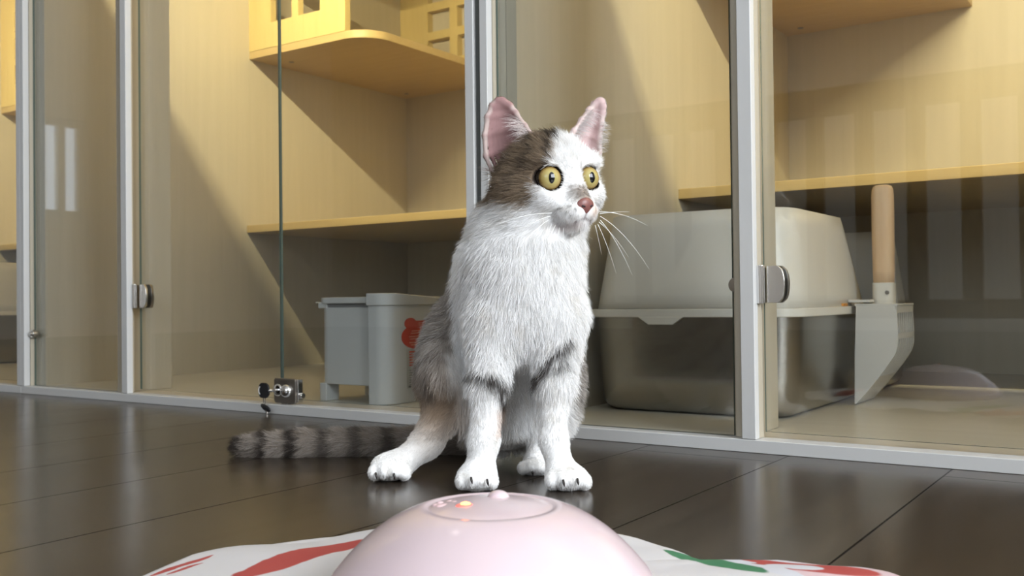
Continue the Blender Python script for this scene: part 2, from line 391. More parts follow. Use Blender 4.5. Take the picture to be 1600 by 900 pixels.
# ------------------------------------------------------------------ litter box
def litter_box():
    r = thing('litter_box', 'steel litter box with white splash hood, behind the sitting cat', 'litter box', (0, 0, 0.0138), group='steel litter boxes with white hoods')
    X0, X1, Y0, Y1, Z0 = -.688, -.385, 1.17, 1.83, .0
    zf = .139 - .0138 + .0135
    bm = bmesh.new(); rings = []
    for z, ins, rad in ((0, .022, .03), (.004, .012, .036), (.014, .006, .04), (.05, .003, .042), (zf - .01, -.001, .045), (zf - .001, -.002, .045)):
        rings.append([(x, y, z) for x, y in rrect(X0 + .01 + ins, X1 - .006 - ins, Y0 + .006 + ins, Y1 - .02 - ins, rad, 8)])
    for z, ins in ((zf - .002, .002), (.01, .014)):
        rings.append([(x, y, z) for x, y in rrect(X0 + .01 + ins, X1 - .006 - ins, Y0 + .006 + ins, Y1 - .02 - ins, .042, 8)])
    loft(bm, rings); obj('steel_pan', bm, M['pan'], r, smooth=True)
    # flange ring of the hood with its front catch tab
    bm = bmesh.new()
    ro = rrect(X0 + .002, X1 + .003, Y0, Y1, .045, 8); ri = rrect(X0 + .03, X1 - .024, Y0 + .026, Y1 - .05, .03, 8)
    n = len(ro); za, zb = .1265, .1375
    vo = [[bm.verts.new((x, y, z)) for x, y in p] for p, z in ((ro, za), (ro, zb), (ri, zb), (ri, za))]
    for a in range(4):
        A, B = vo[a], vo[(a + 1) % 4]
        for i in range(n): bm.faces.new((A[i], A[(i + 1) % n], B[(i + 1) % n], B[i]))
    hood = obj('splash_hood', bm, M['hood'], r, bevel=.0015)
    bm = bmesh.new(); prism(bm, [(-.597, za + .001), (-.581, za - .0095), (-.546, za - .0095), (-.530, za + .001)], Y0 - .0005, Y0 + .004, 'xz')
    obj('catch_tab', bm, M['hood'], hood, bevel=.001)
    # hood walls: front wing wraps round both front corners, back wing stands at the far end, entry gap between
    def wing(name, path, heights, t=.003, lean=.05):
        bm = bmesh.new(); L = []
        cx, cy = (X0 + X1) / 2, (Y0 + Y1) / 2
        rows = 6
        for (x, y), h in zip(path, heights):
            col = []
            for k in range(rows + 1):
                z = zb - .001 + (h - zb) * k / rows
                f = lean * (z - zb) / .13
                dx, dy = (cx - x), (cy - y)
                nx, ny = (np.sign(dx) if abs(dx) > .1 else dx / .1), (np.sign(dy) if abs(dy) > .26 else 0)
                col.append((x + nx * f * .35, y + ny * f * .35, z))
            L.append(col)
        V = [[bm.verts.new(p) for p in c] for c in L]
        for a, b_ in zip(V, V[1:]):
            for k in range(rows): bm.faces.new((a[k], b_[k], b_[k + 1], a[k + 1]))
        o = obj(name, bm, M['hood'], hood, smooth=True)
        md = o.modifiers.new('wall', 'SOLIDIFY'); md.thickness = t; md.offset = 1
        return o
    top = .2655
    def arc(cx, cy, r_, a0, a1, n=8): return [(cx + r_ * math.cos(math.radians(a0 + (a1 - a0) * i / n)), cy + r_ * math.sin(math.radians(a0 + (a1 - a0) * i / n))) for i in range(n + 1)]
    xl, xr, yf, yb = X0 + .01, X1 - .005, Y0 + .008, Y1 - .03
    front = [(xl, 1.55), (xl, 1.50), (xl, 1.45), (xl, 1.35)] + arc(xl + .05, yf + .05, .05, 180, 270) + [(xl + .15, yf)] + arc(xr - .05, yf + .05, .05, -90, 0) + [(xr, 1.30), (xr, 1.38), (xr, 1.436), (xr, 1.45), (xr, 1.47), (xr, 1.487)]
    hs = []
    for (x, y) in front:
        hs.append(top if y <= 1.44 else max(zb + .002, top - (y - 1.44) / .048 * (top - zb)))
    wing('hood_wall', front, hs)
    back = [(xr, 1.70), (xr, 1.705), (xr, 1.72), (xr, yb - .05)] + arc(xr - .05, yb - .05, .05, 0, 90) + [(xl + .15, yb)] + arc(xl + .05, yb - .05, .05, 90, 180) + [(xl, 1.72), (xl, 1.70)]
    hs = [zb + .004, zb + .03, zb + .06] + [top] * (len(back) - 5) + [zb + .06, zb + .004]
    wing('hood_wall', back, hs)
    return r
LB = litter_box()
lb2 = copy_tree(LB); lb2.location.x = -2.150
lb2['label'] = 'steel litter box half hidden behind the leftmost frame post'

# ------------------------------------------------------------------ scoop hooked over the side of the litter box
def scoop():
    r = thing('litter_scoop', 'litter scoop with round wooden handle hooked on the steel litter box', 'scoop', (-.3745, 1.40, .002))
    # side outline in X-Z (open edge against the box, slotted floor away from it)
    prof = [(.000, .152), (.052, .150), (.0545, .14), (.0555, .097), (.052, .084), (.044, .072), (.030, .052), (.016, .034), (-.002, .013)]
    def sidewall(bm, y0, y1): prism(bm, [(x, z) for x, z in prof] + [(-.004, .013), (-.003, .08)], y0, y1, 'xz')
    bm = bmesh.new(); sidewall(bm, 0, .002)
    blade = obj('scoop_blade', bm, M['scoop'], r, bevel=.0008)
    bm = bmesh.new(); sidewall(bm, .096, .098); obj('side_wall', bm, M['scoop'], blade, bevel=.0008)
    # slotted floor following the outline from top to tip: solid bands and thin bars between slots
    pts = [Vector((.0540, 0, .150)), Vector((.0545, 0, .140)), Vector((.0555, 0, .112)), Vector((.0555, 0, .104)), Vector((.0548, 0, .094)), Vector((.052, 0, .084)), Vector((.047, 0, .076)), Vector((.039, 0, .064)), Vector((.030, 0, .052)), Vector((.016, 0, .034)), Vector((-.002, 0, .013))]
    bm = bmesh.new()
    def strip(i0, i1, ya, yb):
        for i in range(i0, i1):
            a, b_ = pts[i], pts[i + 1]; n = Vector(((b_ - a).z, 0, -(b_ - a).x)).normalized() * .0008
            v = [bm.verts.new((p.x + o.x, y, p.z + o.z)) for p in (a, b_) for o in (Vector((0, 0, 0)), n) for y in (ya, yb)]
            for f in ((0, 1, 5, 4), (2, 6, 7, 3), (0, 2, 3, 1), (4, 5, 7, 6), (0, 4, 6, 2), (1, 3, 7, 5)): bm.faces.new([v[k] for k in f])
    strip(0, 1, 0, .098); strip(2, 3, 0, .098); strip(8, 10, 0, .098)
    nb = 8
    for k in range(nb + 1):
        y = k * (.098 - .0040) / nb; strip(1, 2, y, y + .0040); strip(3, 8, y, y + .0040)
    bmesh.ops.remove_doubles(bm, verts=bm.verts, dist=1e-5)
    obj('slotted_floor', bm, M['scoop'], blade)
    bm = bmesh.new(); box(bm, -.002, .0555, .0, .098, .1495, .1525); obj('top_plate', bm, M['scoop'], blade, bevel=.0008)
    bm = bmesh.new(); box(bm, -.012, .018, .004, .028, .1545, .1585); obj('hook_tab', bm, M['scoop'], blade, bevel=.0008)
    bm = bmesh.new(); prism(bm, rrect(.012, .041, .034, .063, .010), .152, .182); hs = obj('handle_socket', bm, M['hood'], r, bevel=.001)
    bm = bmesh.new(); cyl(bm, (.034, .0325, .168), .0028, .003, 'y', 14); obj('rivet', bm, M['dark_plate'], hs)
    bm = bmesh.new(); rings = []
    for z, s in ((.180, .93), (.20, .97), (.25, 1.0), (.306, 1.0), (.314, .95), (.3185, .84), (.3205, .6)):
        rings.append([(.0265 + (x - .0265) * s, .0485 + (y - .0485) * s, z) for x, y in rrect(.0118, .0412, .034, .063, .0125, 6)])
    loft(bm, rings); obj('wooden_handle', bm, M['wood_handle'], r, smooth=True)
    return r
scoop()
# little orange piece lying on the rim of the litter box beside the scoop
bm = bmesh.new(); prism(bm, rrect(-.397, -.384, 1.375, 1.398, .004), .1515, .1555); tag(obj('plastic_clip', bm, M['orange'], bevel=.001), 'small orange plastic clip on the litter box rim beside the scoop', 'clip')

# ------------------------------------------------------------------ pale grey bin
def storage_bin():
    r = thing('storage_bin', 'pale grey plastic bin with red sticker behind the glass door', 'bin', (-1.101, 1.08, .0138))
    W, D, H = .146, .24, .147
    m = M['binp']
    bm = bmesh.new()
    # body: right part stands proud with rounded corners, left part set back, foot gap below it
    prism(bm, rrect(.111, W, -.006, D, .022, 8, '1001'), .0, H)
    prism(bm, rrect(.0, .112, .004, D, .02, 8, '0110'), .026, H - .004)
    obj('bin_body', bm, m, r, bevel=.0015)
    bm = bmesh.new(); prism(bm, rrect(.0, .017, .002, .03, .006, 5, '0110'), 0, .0275); obj('foot', bm, m, r, bevel=.001)
    bm = bmesh.new(); prism(bm, rrect(.0, .1105, .10, D, .01, 5, '0110'), 0, .0265); obj('foot', bm, m, r, bevel=.001)
    bm = bmesh.new(); prism(bm, rrect(-.002, .1115, .0, D + .002, .02, 8, '0110'), H + .002, H + .0115)
    box(bm, -.005, .0, .002, .02, H + .0025, H + .005)
    box(bm, .0, .018, .003, .03, H - .005, H + .004)
    lid = obj('lid', bm, m, r, bevel=.0015)
    # raised half of the lid, sloping down to the back
    bm = bmesh.new(); o = rrect(.110, W + .003, -.009, D + .002, .024, 8, '1001')
    def hz(y): return H + .0165 - .013 * min(1, max(0, (y - .03) / .10)) ** 1.2
    lo = [bm.verts.new((x, y, H - .0015)) for x, y in o]; hi = [bm.verts.new((x, y, hz(y))) for x, y in o]; n = len(o)
    # extra stations along the long right edge so that the slope shows
    bm.faces.new(lo[::-1]); bm.faces.new(hi)
    for i in range(n): bm.faces.new((lo[i], lo[(i + 1) % n], hi[(i + 1) % n], hi[i]))
    obj('lid_cover', bm, m, lid, bevel=.0015)
    bm = bmesh.new(); box(bm, .018, .111, .006, .008, H - .0045, H + .003); obj('lid_gap_shade', bm, M['bin_dark'], lid)  # dark strip stands in for the shaded slit under the lid
    # sticker on the right side
    x = W + .0003
    bm = bmesh.new()
    def disc(cy, cz, ry, rz, x0=x, x1=x + .0004, n=28): prism(bm, [(cy + ry * math.cos(2 * PI * k / n), cz + rz * math.sin(2 * PI * k / n)) for k in range(n)], x0, x1, 'yz')
    disc(.064, .098, .036, .0185); disc(.049, .118, .014, .0085, x, x + .0005); prism(bm, rrect(.051, .101, .1125, .122, .004), x, x + .0003, 'yz')
    st = obj('sticker', bm, M['red'], r)
    bm = bmesh.new()
    for k, (a, b_, z) in enumerate(((.078, .11, .1175), (.078, .11, .1145), (.062, .105, .106), (.060, .108, .1025), (.056, .108, .0975), (.058, .105, .094), (.056, .104, .0885), (.06, .10, .085))):
        prism(bm, [(a - .011, z), (b_ - .011, z + .001), (b_ - .011, z + .0024), (a - .011, z + .0014)], x + .0007, x + .0010, 'yz')
    obj('sticker_print', bm, M['pale_red'], st)
    bm = bmesh.new(); prism(bm, rrect(.040, .104, .021, .0795, .001), x, x + .0003, 'yz'); gp = obj('info_panel', bm, M['greylab'], r)
    bm = bmesh.new()
    for k in range(6): prism(bm, rrect(.045, .097 - .006 * (k % 2), .0745 - .004 * k, .0765 - .004 * k, .0005), x + .0004, x + .0006, 'yz')
    obj('panel_print', bm, M['red'], gp)
    bm = bmesh.new()
    for k in range(7): prism(bm, rrect(.045, .098 - .008 * (k % 3), .0475 - .0036 * k, .0483 - .0036 * k, .0003), x + .0004, x + .0006, 'yz')
    prism(bm, rrect(.043, .049, .0225, .025, .0005), x + .0004, x + .0006, 'yz'); obj('panel_print', bm, M['ink'], gp)
    return r
storage_bin()

# ------------------------------------------------------------------ keys in the lock
def keys():
    lx = -1.767 + .276 + .364 + .022
    k = thing('lock_key', 'black headed key sticking out of the small cabinet lock', 'key', (lx - .0105, 1.010, .035))
    bm = bmesh.new(); out = rrect(-.003, .003, -.006, .006, .002)
    prism(bm, [(x - .013 if False else x, z) for x, z in rrect(-.0235, -.001, -.0115, .0115, .009)], -.0145, -.0115, 'xz')
    obj('key_head', bm, M['black'], k, bevel=.0008)
    bm = bmesh.new(); tube(bm, [(-.003, -.013, 0), (0, -.010, 0), (0, .004, 0)], [.0022, .0022, .0022], 10); obj('key_shaft', bm, M['chrome'], k)
    bm = bmesh.new(); tube(bm, [(-.0185 + .0035 * math.cos(a), -.0148, .0055 * math.sin(a)) for a in np.linspace(PI * .55, PI * 1.45, 9)], .0008, 6); obj('key_slot', bm, M['alu'], k)
    t = thing('spare_key', 'black headed spare key hanging on a ring below the cabinet lock', 'key', (lx - .023, .9965, .016))
    bm = bmesh.new(); tube(bm, [(0.0015 + .0065 * math.cos(a) * .3, -.0, .006 + .0095 * math.sin(a)) for a in np.linspace(0, 2 * PI, 25)][:-1] + [(0.0015 + .0065 * .3, 0, .006)], .0007, 6); obj('key_ring', bm, M['chrome'], t)
    bm = bmesh.new(); sphere(bm, (.004, 0, -.0065), 1, 10, (.0115, .0022, .0045), Matrix.Rotation(.38, 3, 'Y')); obj('key_head', bm, M['black'], t, smooth=True)
    bm = bmesh.new(); tube(bm, [(.006, 0, -.0085), (.0068, 0, -.0152)], [.002, .0018], 8); obj('key_blade', bm, M['dark_plate'], t)
keys()

# ------------------------------------------------------------------ the cat
# Built in its own space: x to its left flank (the right of the picture), y away from the camera, z up, metres.
CAT_AT = Vector((-.475, .710, 0)); U = .000557           # U: one drawing unit (an image pixel at the cat's distance) in metres
cat_m = Matrix.Translation(CAT_AT) @ Matrix.Rotation(YAW, 4, 'Z')
cat_inv = np.array(cat_m.inverted())
def cp(px, py, y):
    """point of the cat from front-view drawing coordinates and its distance y behind the forepaws"""
    t = .853 + y
    P = Vector((0, 0, CAMZ)) + (rt * (px - 800) + up * (450 - py)) * (t / FPX) + fw * t
    return cat_inv[:3, :3] @ np.array(P) + cat_inv[:3, 3]
def pr(r, y): return r * (.853 + y) / FPX
HA = math.radians(33)
HC = cp(857, 285, .045)
HF = np.array((math.sin(HA), -math.cos(HA), 0.0)); HL = np.array((math.cos(HA), math.sin(HA), .065)); HL /= np.linalg.norm(HL); HU = np.cross(HF, HL)
HU_ = .000575
def hp(f, l, u): return HC + (f * HF + l * HL + u * HU) * HU_
prims = []     # kind, data..., blend
def cap(a, b, ra, rb, k=.012): prims.append(('c', np.array(a), np.array(b), ra, rb, k))
def ell(c, r, k=.012, R=None): prims.append(('e', np.array(c), np.array(r), np.eye(3) if R is None else R, k))
def capx(x0, y0, d0, r0, x1, y1, d1, r1, k=.012): cap(cp(x0, y0, d0), cp(x1, y1, d1), pr(r0, d0), pr(r1, d1), k)
HR = np.stack([HF, HL, HU])
# trunk
ell(cp(816, 475, .058), (pr(80, .05), .050, pr(100, .05)), .02)
ell(cp(792, 366, .075), (pr(56, .07), .045, pr(56, .07)), .02)
capx(846, 318, .056, 72, 818, 420, .055, 88, .02)
capx(804, 440, .085, 90, 780, 590, .135, 108, .02)
ell(cp(782, 605, .135), (pr(108, .13), .058, pr(88, .13)), .02)
# thighs, hind legs
ell(cp(700, 580, .105), (pr(45, .1), .052, pr(74, .1)), .015)
ell(cp(862, 592, .115), (pr(44, .11), .050, pr(74, .11)), .015)
capx(704, 625, .095, 36, 668, 692, .078, 21, .014)
capx(668, 692, .078, 22, 628, 722, .068, 20, .010)
ell(cp(611, 729, .062), (pr(31, .06), .027, pr(21, .06)), .008)
capx(862, 650, .105, 34, 840, 715, .092, 18, .012)
ell(cp(836, 727, .088), (pr(18, .09), .026, pr(18, .09)), .008)
ell(cp(722, 520, .135), (pr(46, .13), .045, pr(52, .13)), .02)
# shoulders, forelegs, forepaws
capx(772, 500, .035, 42, 762, 600, .026, 25, .016)
capx(762, 600, .026, 24, 756, 690, .020, 20.5, .012)
capx(756, 690, .020, 20.5, 751, 728, .018, 22, .010)
ell(cp(745, 745, .010), (pr(31, 0), .027, pr(21, 0)), .008)
capx(872, 500, .040, 44, 866, 600, .030, 25, .016)
capx(866, 600, .030, 22.5, 865, 690, .024, 18, .012)
capx(865, 690, .024, 19, 876, 730, .018, 21, .010)
ell(cp(886, 746, .010), (pr(33, 0), .027, pr(20, 0)), .008)
# toes
def toes(cx, cy, d, sp, r, n=4, lift=0):
    for i in range(n):
        o = i - (n - 1) / 2
        ell(cp(cx + o * sp, cy - (3 if abs(o) < 1 else 0), d + .0035 * (abs(o) > 1)), (pr(r, d), .011, pr(r * 1.15, d)), .0045)
toes(745, 752, -.009, 15.5, 10); toes(888, 752, -.009, 17, 10.5); toes(609, 738, .040, 15.5, 10); toes(834, 731, .066, 11, 8.5)
# tail along the floor
tl = [(800, 655, .195, 22), (720, 684, .205, 21), (650, 691, .203, 19), (560, 691, .199, 17.5), (470, 692, .195, 16.5), (410, 695, .198, 14.5), (376, 697, .204, 12)]
for a, b_ in zip(tl, tl[1:]): capx(*a, *b_, .006)
# head
ell(hp(-4, 0, 10), (74 * HU_, 76 * HU_, 66 * HU_), .010, HR)
for s_ in (-1, 1):
    ell(hp(2 if s_ > 0 else -4, 46 if s_ > 0 else -56, -20), (46 * HU_, 38 * HU_, 43 * HU_), .012, HR)
    ell(hp(70, 13 * s_, -53), (24 * HU_, 18 * HU_, 17 * HU_), .008, HR)
    ell(hp(44, 40 * s_, -24), (28 * HU_, 26 * HU_, 22 * HU_), .010, HR)
    ell(hp(40, 36 * s_, 26), (30 * HU_, 26 * HU_, 16 * HU_), .008, HR)
cap(hp(46, 0, 12), hp(83, 0, -38), 22 * HU_, 12.5 * HU_, .010)
ell(hp(62, 0, -72), (18 * HU_, 17 * HU_, 13 * HU_), .008, HR)
# ears: a cupped leaf of ribs between an inner and an outer edge
ear_ids = [[], []]; rim_ids = []
def ear(which, left, right, d0, d1, cup, r=.0019):
    n = 11; L_, R_ = np.array(left, float), np.array(right, float)
    rows = []
    for i in range(len(L_)):
        row = []
        for j in range(n):
            s_ = j / (n - 1); p = L_[i] * (1 - s_) + R_[i] * s_
            c_ = cup[i] * (1 - (2 * s_ - 1) ** 2)
            d = d0[i] * (1 - s_) + d1[i] * s_ + c_
            row.append(cp(p[0], p[1], d))
        rows.append(row)
    for j in range(n):
        for i in range(len(rows) - 1):
            ear_ids[which].append(len(prims))
            if j in (0, n - 1): rim_ids.append(len(prims))
            cap(rows[i][j], rows[i + 1][j], r, r, .0035)
ear(0, [(772, 276), (759, 244), (757, 212), (761, 183), (768, 166), (776, 158)], [(848, 232), (834, 214), (820, 196), (806, 176), (797, 165), (787, 158)],
    [.052, .050, .049, .049, .050, .051], [.040, .042, .045, .048, .050, .051], [.016, .013, .010, .006, .003, 0])
ear(1, [(884, 226), (897, 205), (909, 188), (921, 172), (930, 163), (936, 159)], [(938, 240), (937, 218), (940, 198), (942, 178), (942, 167), (940, 160)],
    [.045, .050, .054, .057, .058, .059], [.058, .060, .061, .061, .060, .059], [.014, .012, .010, .006, .003, 0])

def prim_d(p, P):
    if p[0] == 'c':
        ab = p[2] - p[1]; t = np.clip(((P - p[1]) @ ab) / max(ab @ ab, 1e-12), 0, 1)
        q = P - p[1] - t[..., None] * ab
        return np.sqrt((q * q).sum(-1)) - (p[3] + t * (p[4] - p[3]))
    q = (P - p[1]) @ p[3].T; k0 = np.sqrt(((q / p[2]) ** 2).sum(-1)); k1 = np.sqrt(((q / p[2] ** 2) ** 2).sum(-1))
    return k0 * (k0 - 1) / np.maximum(k1, 1e-9)
def smin(a, b, k):
    h = np.maximum(k - np.abs(a - b), 0) / k
    return np.minimum(a, b) - h * h * k * .25
EYE = [hp(52, -38, 0), hp(52, 34.5, 0)]; ER = 21 * HU_
GAZE = [HF * math.cos(math.radians(a)) + HL * math.sin(math.radians(a)) for a in (-18, -6)]
def carve(f, P):
    for e, g in zip(EYE, GAZE):      # round lid openings in front of the eyeballs
        f = np.maximum(f, -prim_d(('c', e, e + g * .03, ER * .97, ER * 1.12), P))
    return f
def field(P):
    f = np.full(P.shape[:-1], .05)
    for p in prims: f = smin(f, prim_d(p, P), p[-1])
    return carve(f, P)
VOX = .00145
def bounds(p):
    if p[0] == 'c':
        r = max(p[3], p[4]); return np.minimum(p[1], p[2]) - r, np.maximum(p[1], p[2]) + r
    r = p[2].max(); return p[1] - r, p[1] + r
lo = np.min([bounds(p)[0] for p in prims], 0) - .012; hi = np.max([bounds(p)[1] for p in prims], 0) + .012
dims = np.ceil((hi - lo) / VOX).astype(int) + 1
G = np.full(dims, .05, dtype=np.float32)
for p in prims:
    a, b_ = bounds(p); m_ = max(.006, p[-1] * 1.05)
    i0 = np.maximum(np.floor((a - m_ - lo) / VOX).astype(int), 0); i1 = np.minimum(np.ceil((b_ + m_ - lo) / VOX).astype(int) + 1, dims)
    gx = [lo[k] + VOX * np.arange(i0[k], i1[k]) for k in range(3)]
    PP = np.stack(np.meshgrid(*gx, indexing='ij'), -1)
    sl = tuple(slice(i0[k], i1[k]) for k in range(3))
    G[sl] = smin(G[sl], prim_d(p, PP).astype(np.float32), p[-1])
i0 = np.floor((hp(40, 0, 0) - .045 - lo) / VOX).astype(int); i1 = np.minimum(i0 + int(.09 / VOX), dims)
PP = np.stack(np.meshgrid(*[lo[k] + VOX * np.arange(i0[k], i1[k]) for k in range(3)], indexing='ij'), -1)
sl = tuple(slice(i0[k], i1[k]) for k in range(3)); G[sl] = carve(G[sl], PP).astype(np.float32)
def surface_nets(G):
    ins = G < 0
    c = np.zeros(tuple(np.array(G.shape) - 1), np.int8)
    offs = [(i, j, k) for i in (0, 1) for j in (0, 1) for k in (0, 1)]
    n0, n1, n2 = c.shape
    for i, j, k in offs: c += ins[i:i + n0, j:j + n1, k:k + n2]
    act = np.argwhere((c > 0) & (c < 8)); idx = np.full(c.shape, -1, np.int32); idx[tuple(act.T)] = np.arange(len(act))
    vals = np.stack([G[act[:, 0] + i, act[:, 1] + j, act[:, 2] + k] for i, j, k in offs], 1)
    acc = np.zeros((len(act), 3)); cnt = np.zeros(len(act))
    for a in range(8):
        for b_ in range(a + 1, 8):
            if sum(abs(offs[a][q] - offs[b_][q]) for q in range(3)) != 1: continue
            va, vb = vals[:, a], vals[:, b_]; cr = (va < 0) != (vb < 0)
            t = np.where(cr, va / np.where(cr, va - vb, 1), 0)
            pos = np.array(offs[a]) + t[:, None] * (np.array(offs[b_]) - np.array(offs[a]))
            acc += np.where(cr[:, None], pos, 0); cnt += cr
    V = act + acc / cnt[:, None]
    Q = []
    for ax in range(3):
        o1, o2 = [(1, 2), (2, 0), (0, 1)][ax]
        s0 = [slice(None)] * 3; s1 = [slice(None)] * 3; s0[ax] = slice(0, -1); s1[ax] = slice(1, None)
        A, B = ins[tuple(s0)], ins[tuple(s1)]; e = np.argwhere(A != B)
        e = e[(e[:, o1] > 0) & (e[:, o2] > 0) & (e[:, o1] < c.shape[o1]) & (e[:, o2] < c.shape[o2])]
        fl = A[tuple(e.T)]
        def at_(d1, d2):
            q = e.copy(); q[:, o1] -= d1; q[:, o2] -= d2; return idx[tuple(q.T)]
        q = np.stack([at_(1, 1), at_(0, 1), at_(0, 0), at_(1, 0)], 1)
        q[~fl] = q[~fl][:, ::-1]; Q.append(q)
    return V, np.concatenate(Q)
V, Q = surface_nets(G); V = lo + V * VOX
def grad(P, e=.0004):
    g = np.zeros_like(P)
    for k in range(3):
        d = np.zeros(3); d[k] = e; g[:, k] = (field(P + d) - field(P - d)) / (2 * e)
    return g
Nv = grad(V); gl_ = np.linalg.norm(Nv, axis=1, keepdims=True)
V = V - np.clip(field(V), -.001, .001)[:, None] * Nv / np.maximum(gl_, .2) ** 2 * .9
Nv = Nv / np.maximum(gl_, 1e-9)
V[:, 2] = np.maximum(V[:, 2], .0006)
ear_d = np.stack([np.min([prim_d(prims[i], V) for i in ids], 0) for ids in ear_ids])
# ---- coat colours -----------------------------------------------------------
def sst(x, a, b): t = np.clip((x - a) / (b - a), 0, 1); return t * t * (3 - 2 * t)
def vnoise(P, s, seed=0):
    """cheap smooth noise from a few sine waves"""
    r = np.random.default_rng(seed); o = np.zeros(P.shape[0])
    for i in range(7):
        d = r.normal(size=3); d /= np.linalg.norm(d); o += np.sin(P @ d * s * (.6 + i * .25) + r.uniform(0, 6.28))
    return o / 4.2
WHITE = np.array((.96, .95, .935)); BROWN = np.array((.25, .185, .125)); DARK = np.array((.030, .024, .020))
GREY = np.array((.34, .30, .265)); TAN = np.array((.52, .38, .26)); PINK = np.array((.33, .195, .19))
def mixc(c, d, m): return c * (1 - m[:, None]) + d * m[:, None]
def px_of(P):
    """front-view drawing coordinates of points of the cat (inverse of cp), used to place coat markings on its surface"""
    W_ = P @ np.array(cat_m)[:3, :3].T + np.array(CAT_AT); v = W_ - np.array((0, 0, CAMZ)); z = v @ np.array(fw)
    return 800 + FPX * (v @ np.array(rt)) / z, 450 - FPX * (v @ np.array(up)) / z
def head_co(P):
    q = (P - HC) / HU_; return q @ HF, q @ HL, q @ HU
def coat(P, Nn, ear_dist, rnd=None):
    f, l, u = head_co(P); n = P.shape[0]
    nz = vnoise(P, 260, 1); nz2 = vnoise(P, 700, 2); rnd = np.zeros(n) if rnd is None else rnd
    x, y, z = P[:, 0], P[:, 1], P[:, 2]
    c = np.tile(WHITE, (n, 1)); c = mixc(c, np.array((.70, .66, .60)), .35 * sst(nz, .2, 1))
    hd = (z > .225) & (y < .13)
    # --- trunk: grey tabby saddle over back, flanks and thighs
    fl = sst(y + .010 * nz + .004 * rnd + .046 * sst(np.abs(x + .005), .045, .068), .084, .104) * (1 - sst(z, .170, .195)) * sst(z, .040, .07) * (x < 1)
    stripe = sst(np.sin((z * 1.0 + y * .9 + x * .35) * 190 + nz * 1.3), .1, .9)
    tab = mixc(np.tile(GREY, (n, 1)), np.array((.12, .10, .085)), .65 * stripe)
    tab = mixc(tab, np.array((.66, .63, .59)), sst(rnd, .1, .9) * .7)
    c = mixc(c, tab, np.where(hd, 0, fl) * .95)
    # warm tan on the outside of the near hind leg
    tn = np.exp(-(((x + .078) / .030) ** 2 + ((z - .060) / .032) ** 2)) * sst(y, .03, .06) * (y < .15)
    c = mixc(c, TAN, .85 * tn)
    c = mixc(c, DARK * 3, .75 * np.exp(-(((x + .083) / .013) ** 2 + ((z - .085) / .012) ** 2)) * (y > .06) * (y < .16))
    # --- bars inside the forelegs
    def bar(x0, z0, x1, z1, wd, yl=.075):
        d = np.array((x1 - x0, z1 - z0)); t = np.clip(((x - x0) * d[0] + (z - z0) * d[1]) / (d @ d), 0, 1)
        r = np.hypot(x - x0 - t * d[0], z - z0 - t * d[1]); return np.exp(-(r / (wd * (1 + .35 * nz2))) ** 2) * (y < yl)
    for b_ in ((-.046, .101, -.026, .094, .0042), (-.026, .094, -.0165, .088, .0060), (-.0185, .086, -.0165, .066, .0028),
               (.022, .110, .034, .119, .0036), (.034, .119, .043, .128, .0036), (.016, .098, .024, .104, .0042), (.014, .090, .017, .099, .004), (.030, .104, .040, .109, .0030)):
        c = mixc(c, DARK * 1.6, .93 * bar(*b_))
    c = mixc(c, np.array((.62, .40, .27)), .55 * bar(-.0195, .048, -.0175, .066, .004))
    # --- tail: ringed
    tlm = (y > .168) & (x < .01) & (z < .075)
    tx = px_of(P)[0]
    ring = np.zeros(n)
    for q, wq in ((368, 15), (413, 9), (457, 10.5), (509, 11), (560, 12), (610, 12)): ring = np.maximum(ring, np.exp(-((tx - q + 5 * nz2) / wq) ** 4) * (1 if q < 470 else .72))
    ct = mixc(np.tile(np.array((.30, .255, .215)), (n, 1)), np.array((.50, .46, .42)), sst(rnd, 0, .9) * .7)
    ct = mixc(ct, np.array((.045, .036, .030)), ring)
    c = np.where(tlm[:, None], ct, c)
    # --- head: brown cap and cheek on the right side of the face, white blaze
    lb = np.interp(u, [-60, -40, -20, 0, 12, 24, 40, 56, 66, 76, 90], [-72, -70, -64, -58, -50, -44, -27, -12, 5, 28, 34]) + 3.5 * nz2 + 5 * rnd
    cap_ = (1 - sst(l, lb - 4, lb + 4)) * sst(u + 4 * nz2 + 5 * rnd + .10 * f - .30 * np.maximum(0, -l - 70), -44, -32)
    cap_ = np.maximum(cap_, sst(u, 66, 78) * (1 - sst(l, 60, 72)))
    cap_ *= sst(-f, -200, -60) * hd
    lines = sst(np.sin((l * .9 - u * .55 + f * .2) * .26 + 1.5 * nz), .35, .95) * sst(u, -30, 10)
    cb = mixc(np.tile(BROWN, (n, 1)), DARK * 1.3, .8 * lines); cb = mixc(cb, np.array((.30, .23, .165)), sst(rnd, .2, 1) * .55)
    cb = mixc(cb, DARK * 1.4, sst(-rnd, .35, .95) * .65); cb = mixc(cb, DARK, sst(u, 50, 62) * (1 - sst(np.abs(l - 3), 12, 24)) * .85)
    c = mixc(c, cb, cap_)
    # grey patch on the nose bridge and a streak beside the far eye
    npch = np.exp(-((l + 1) / 15) ** 4 - ((u + 27 + 3 * nz2) / 15) ** 4) * (f > 52)
    c = mixc(c, np.array((.26, .215, .18)), .95 * npch * hd)
    c = mixc(c, np.array((.30, .27, .25)), .8 * np.exp(-((l - 13 + .12 * (u - 8)) / 4.2) ** 2 - ((u - 7) / 12) ** 4) * (f > 40) * hd)
    c = mixc(c, np.array((.62, .42, .30)), .6 * np.exp(-((l - 15) / 7) ** 2 - ((u + 52) / 10) ** 2) * (f > 70) * hd)
    c = mixc(c, np.array((.50, .40, .38)), .6 * np.exp(-((l + 14) / 16) ** 2 - ((u + 73) / 7) ** 2) * (f > 45) * hd)
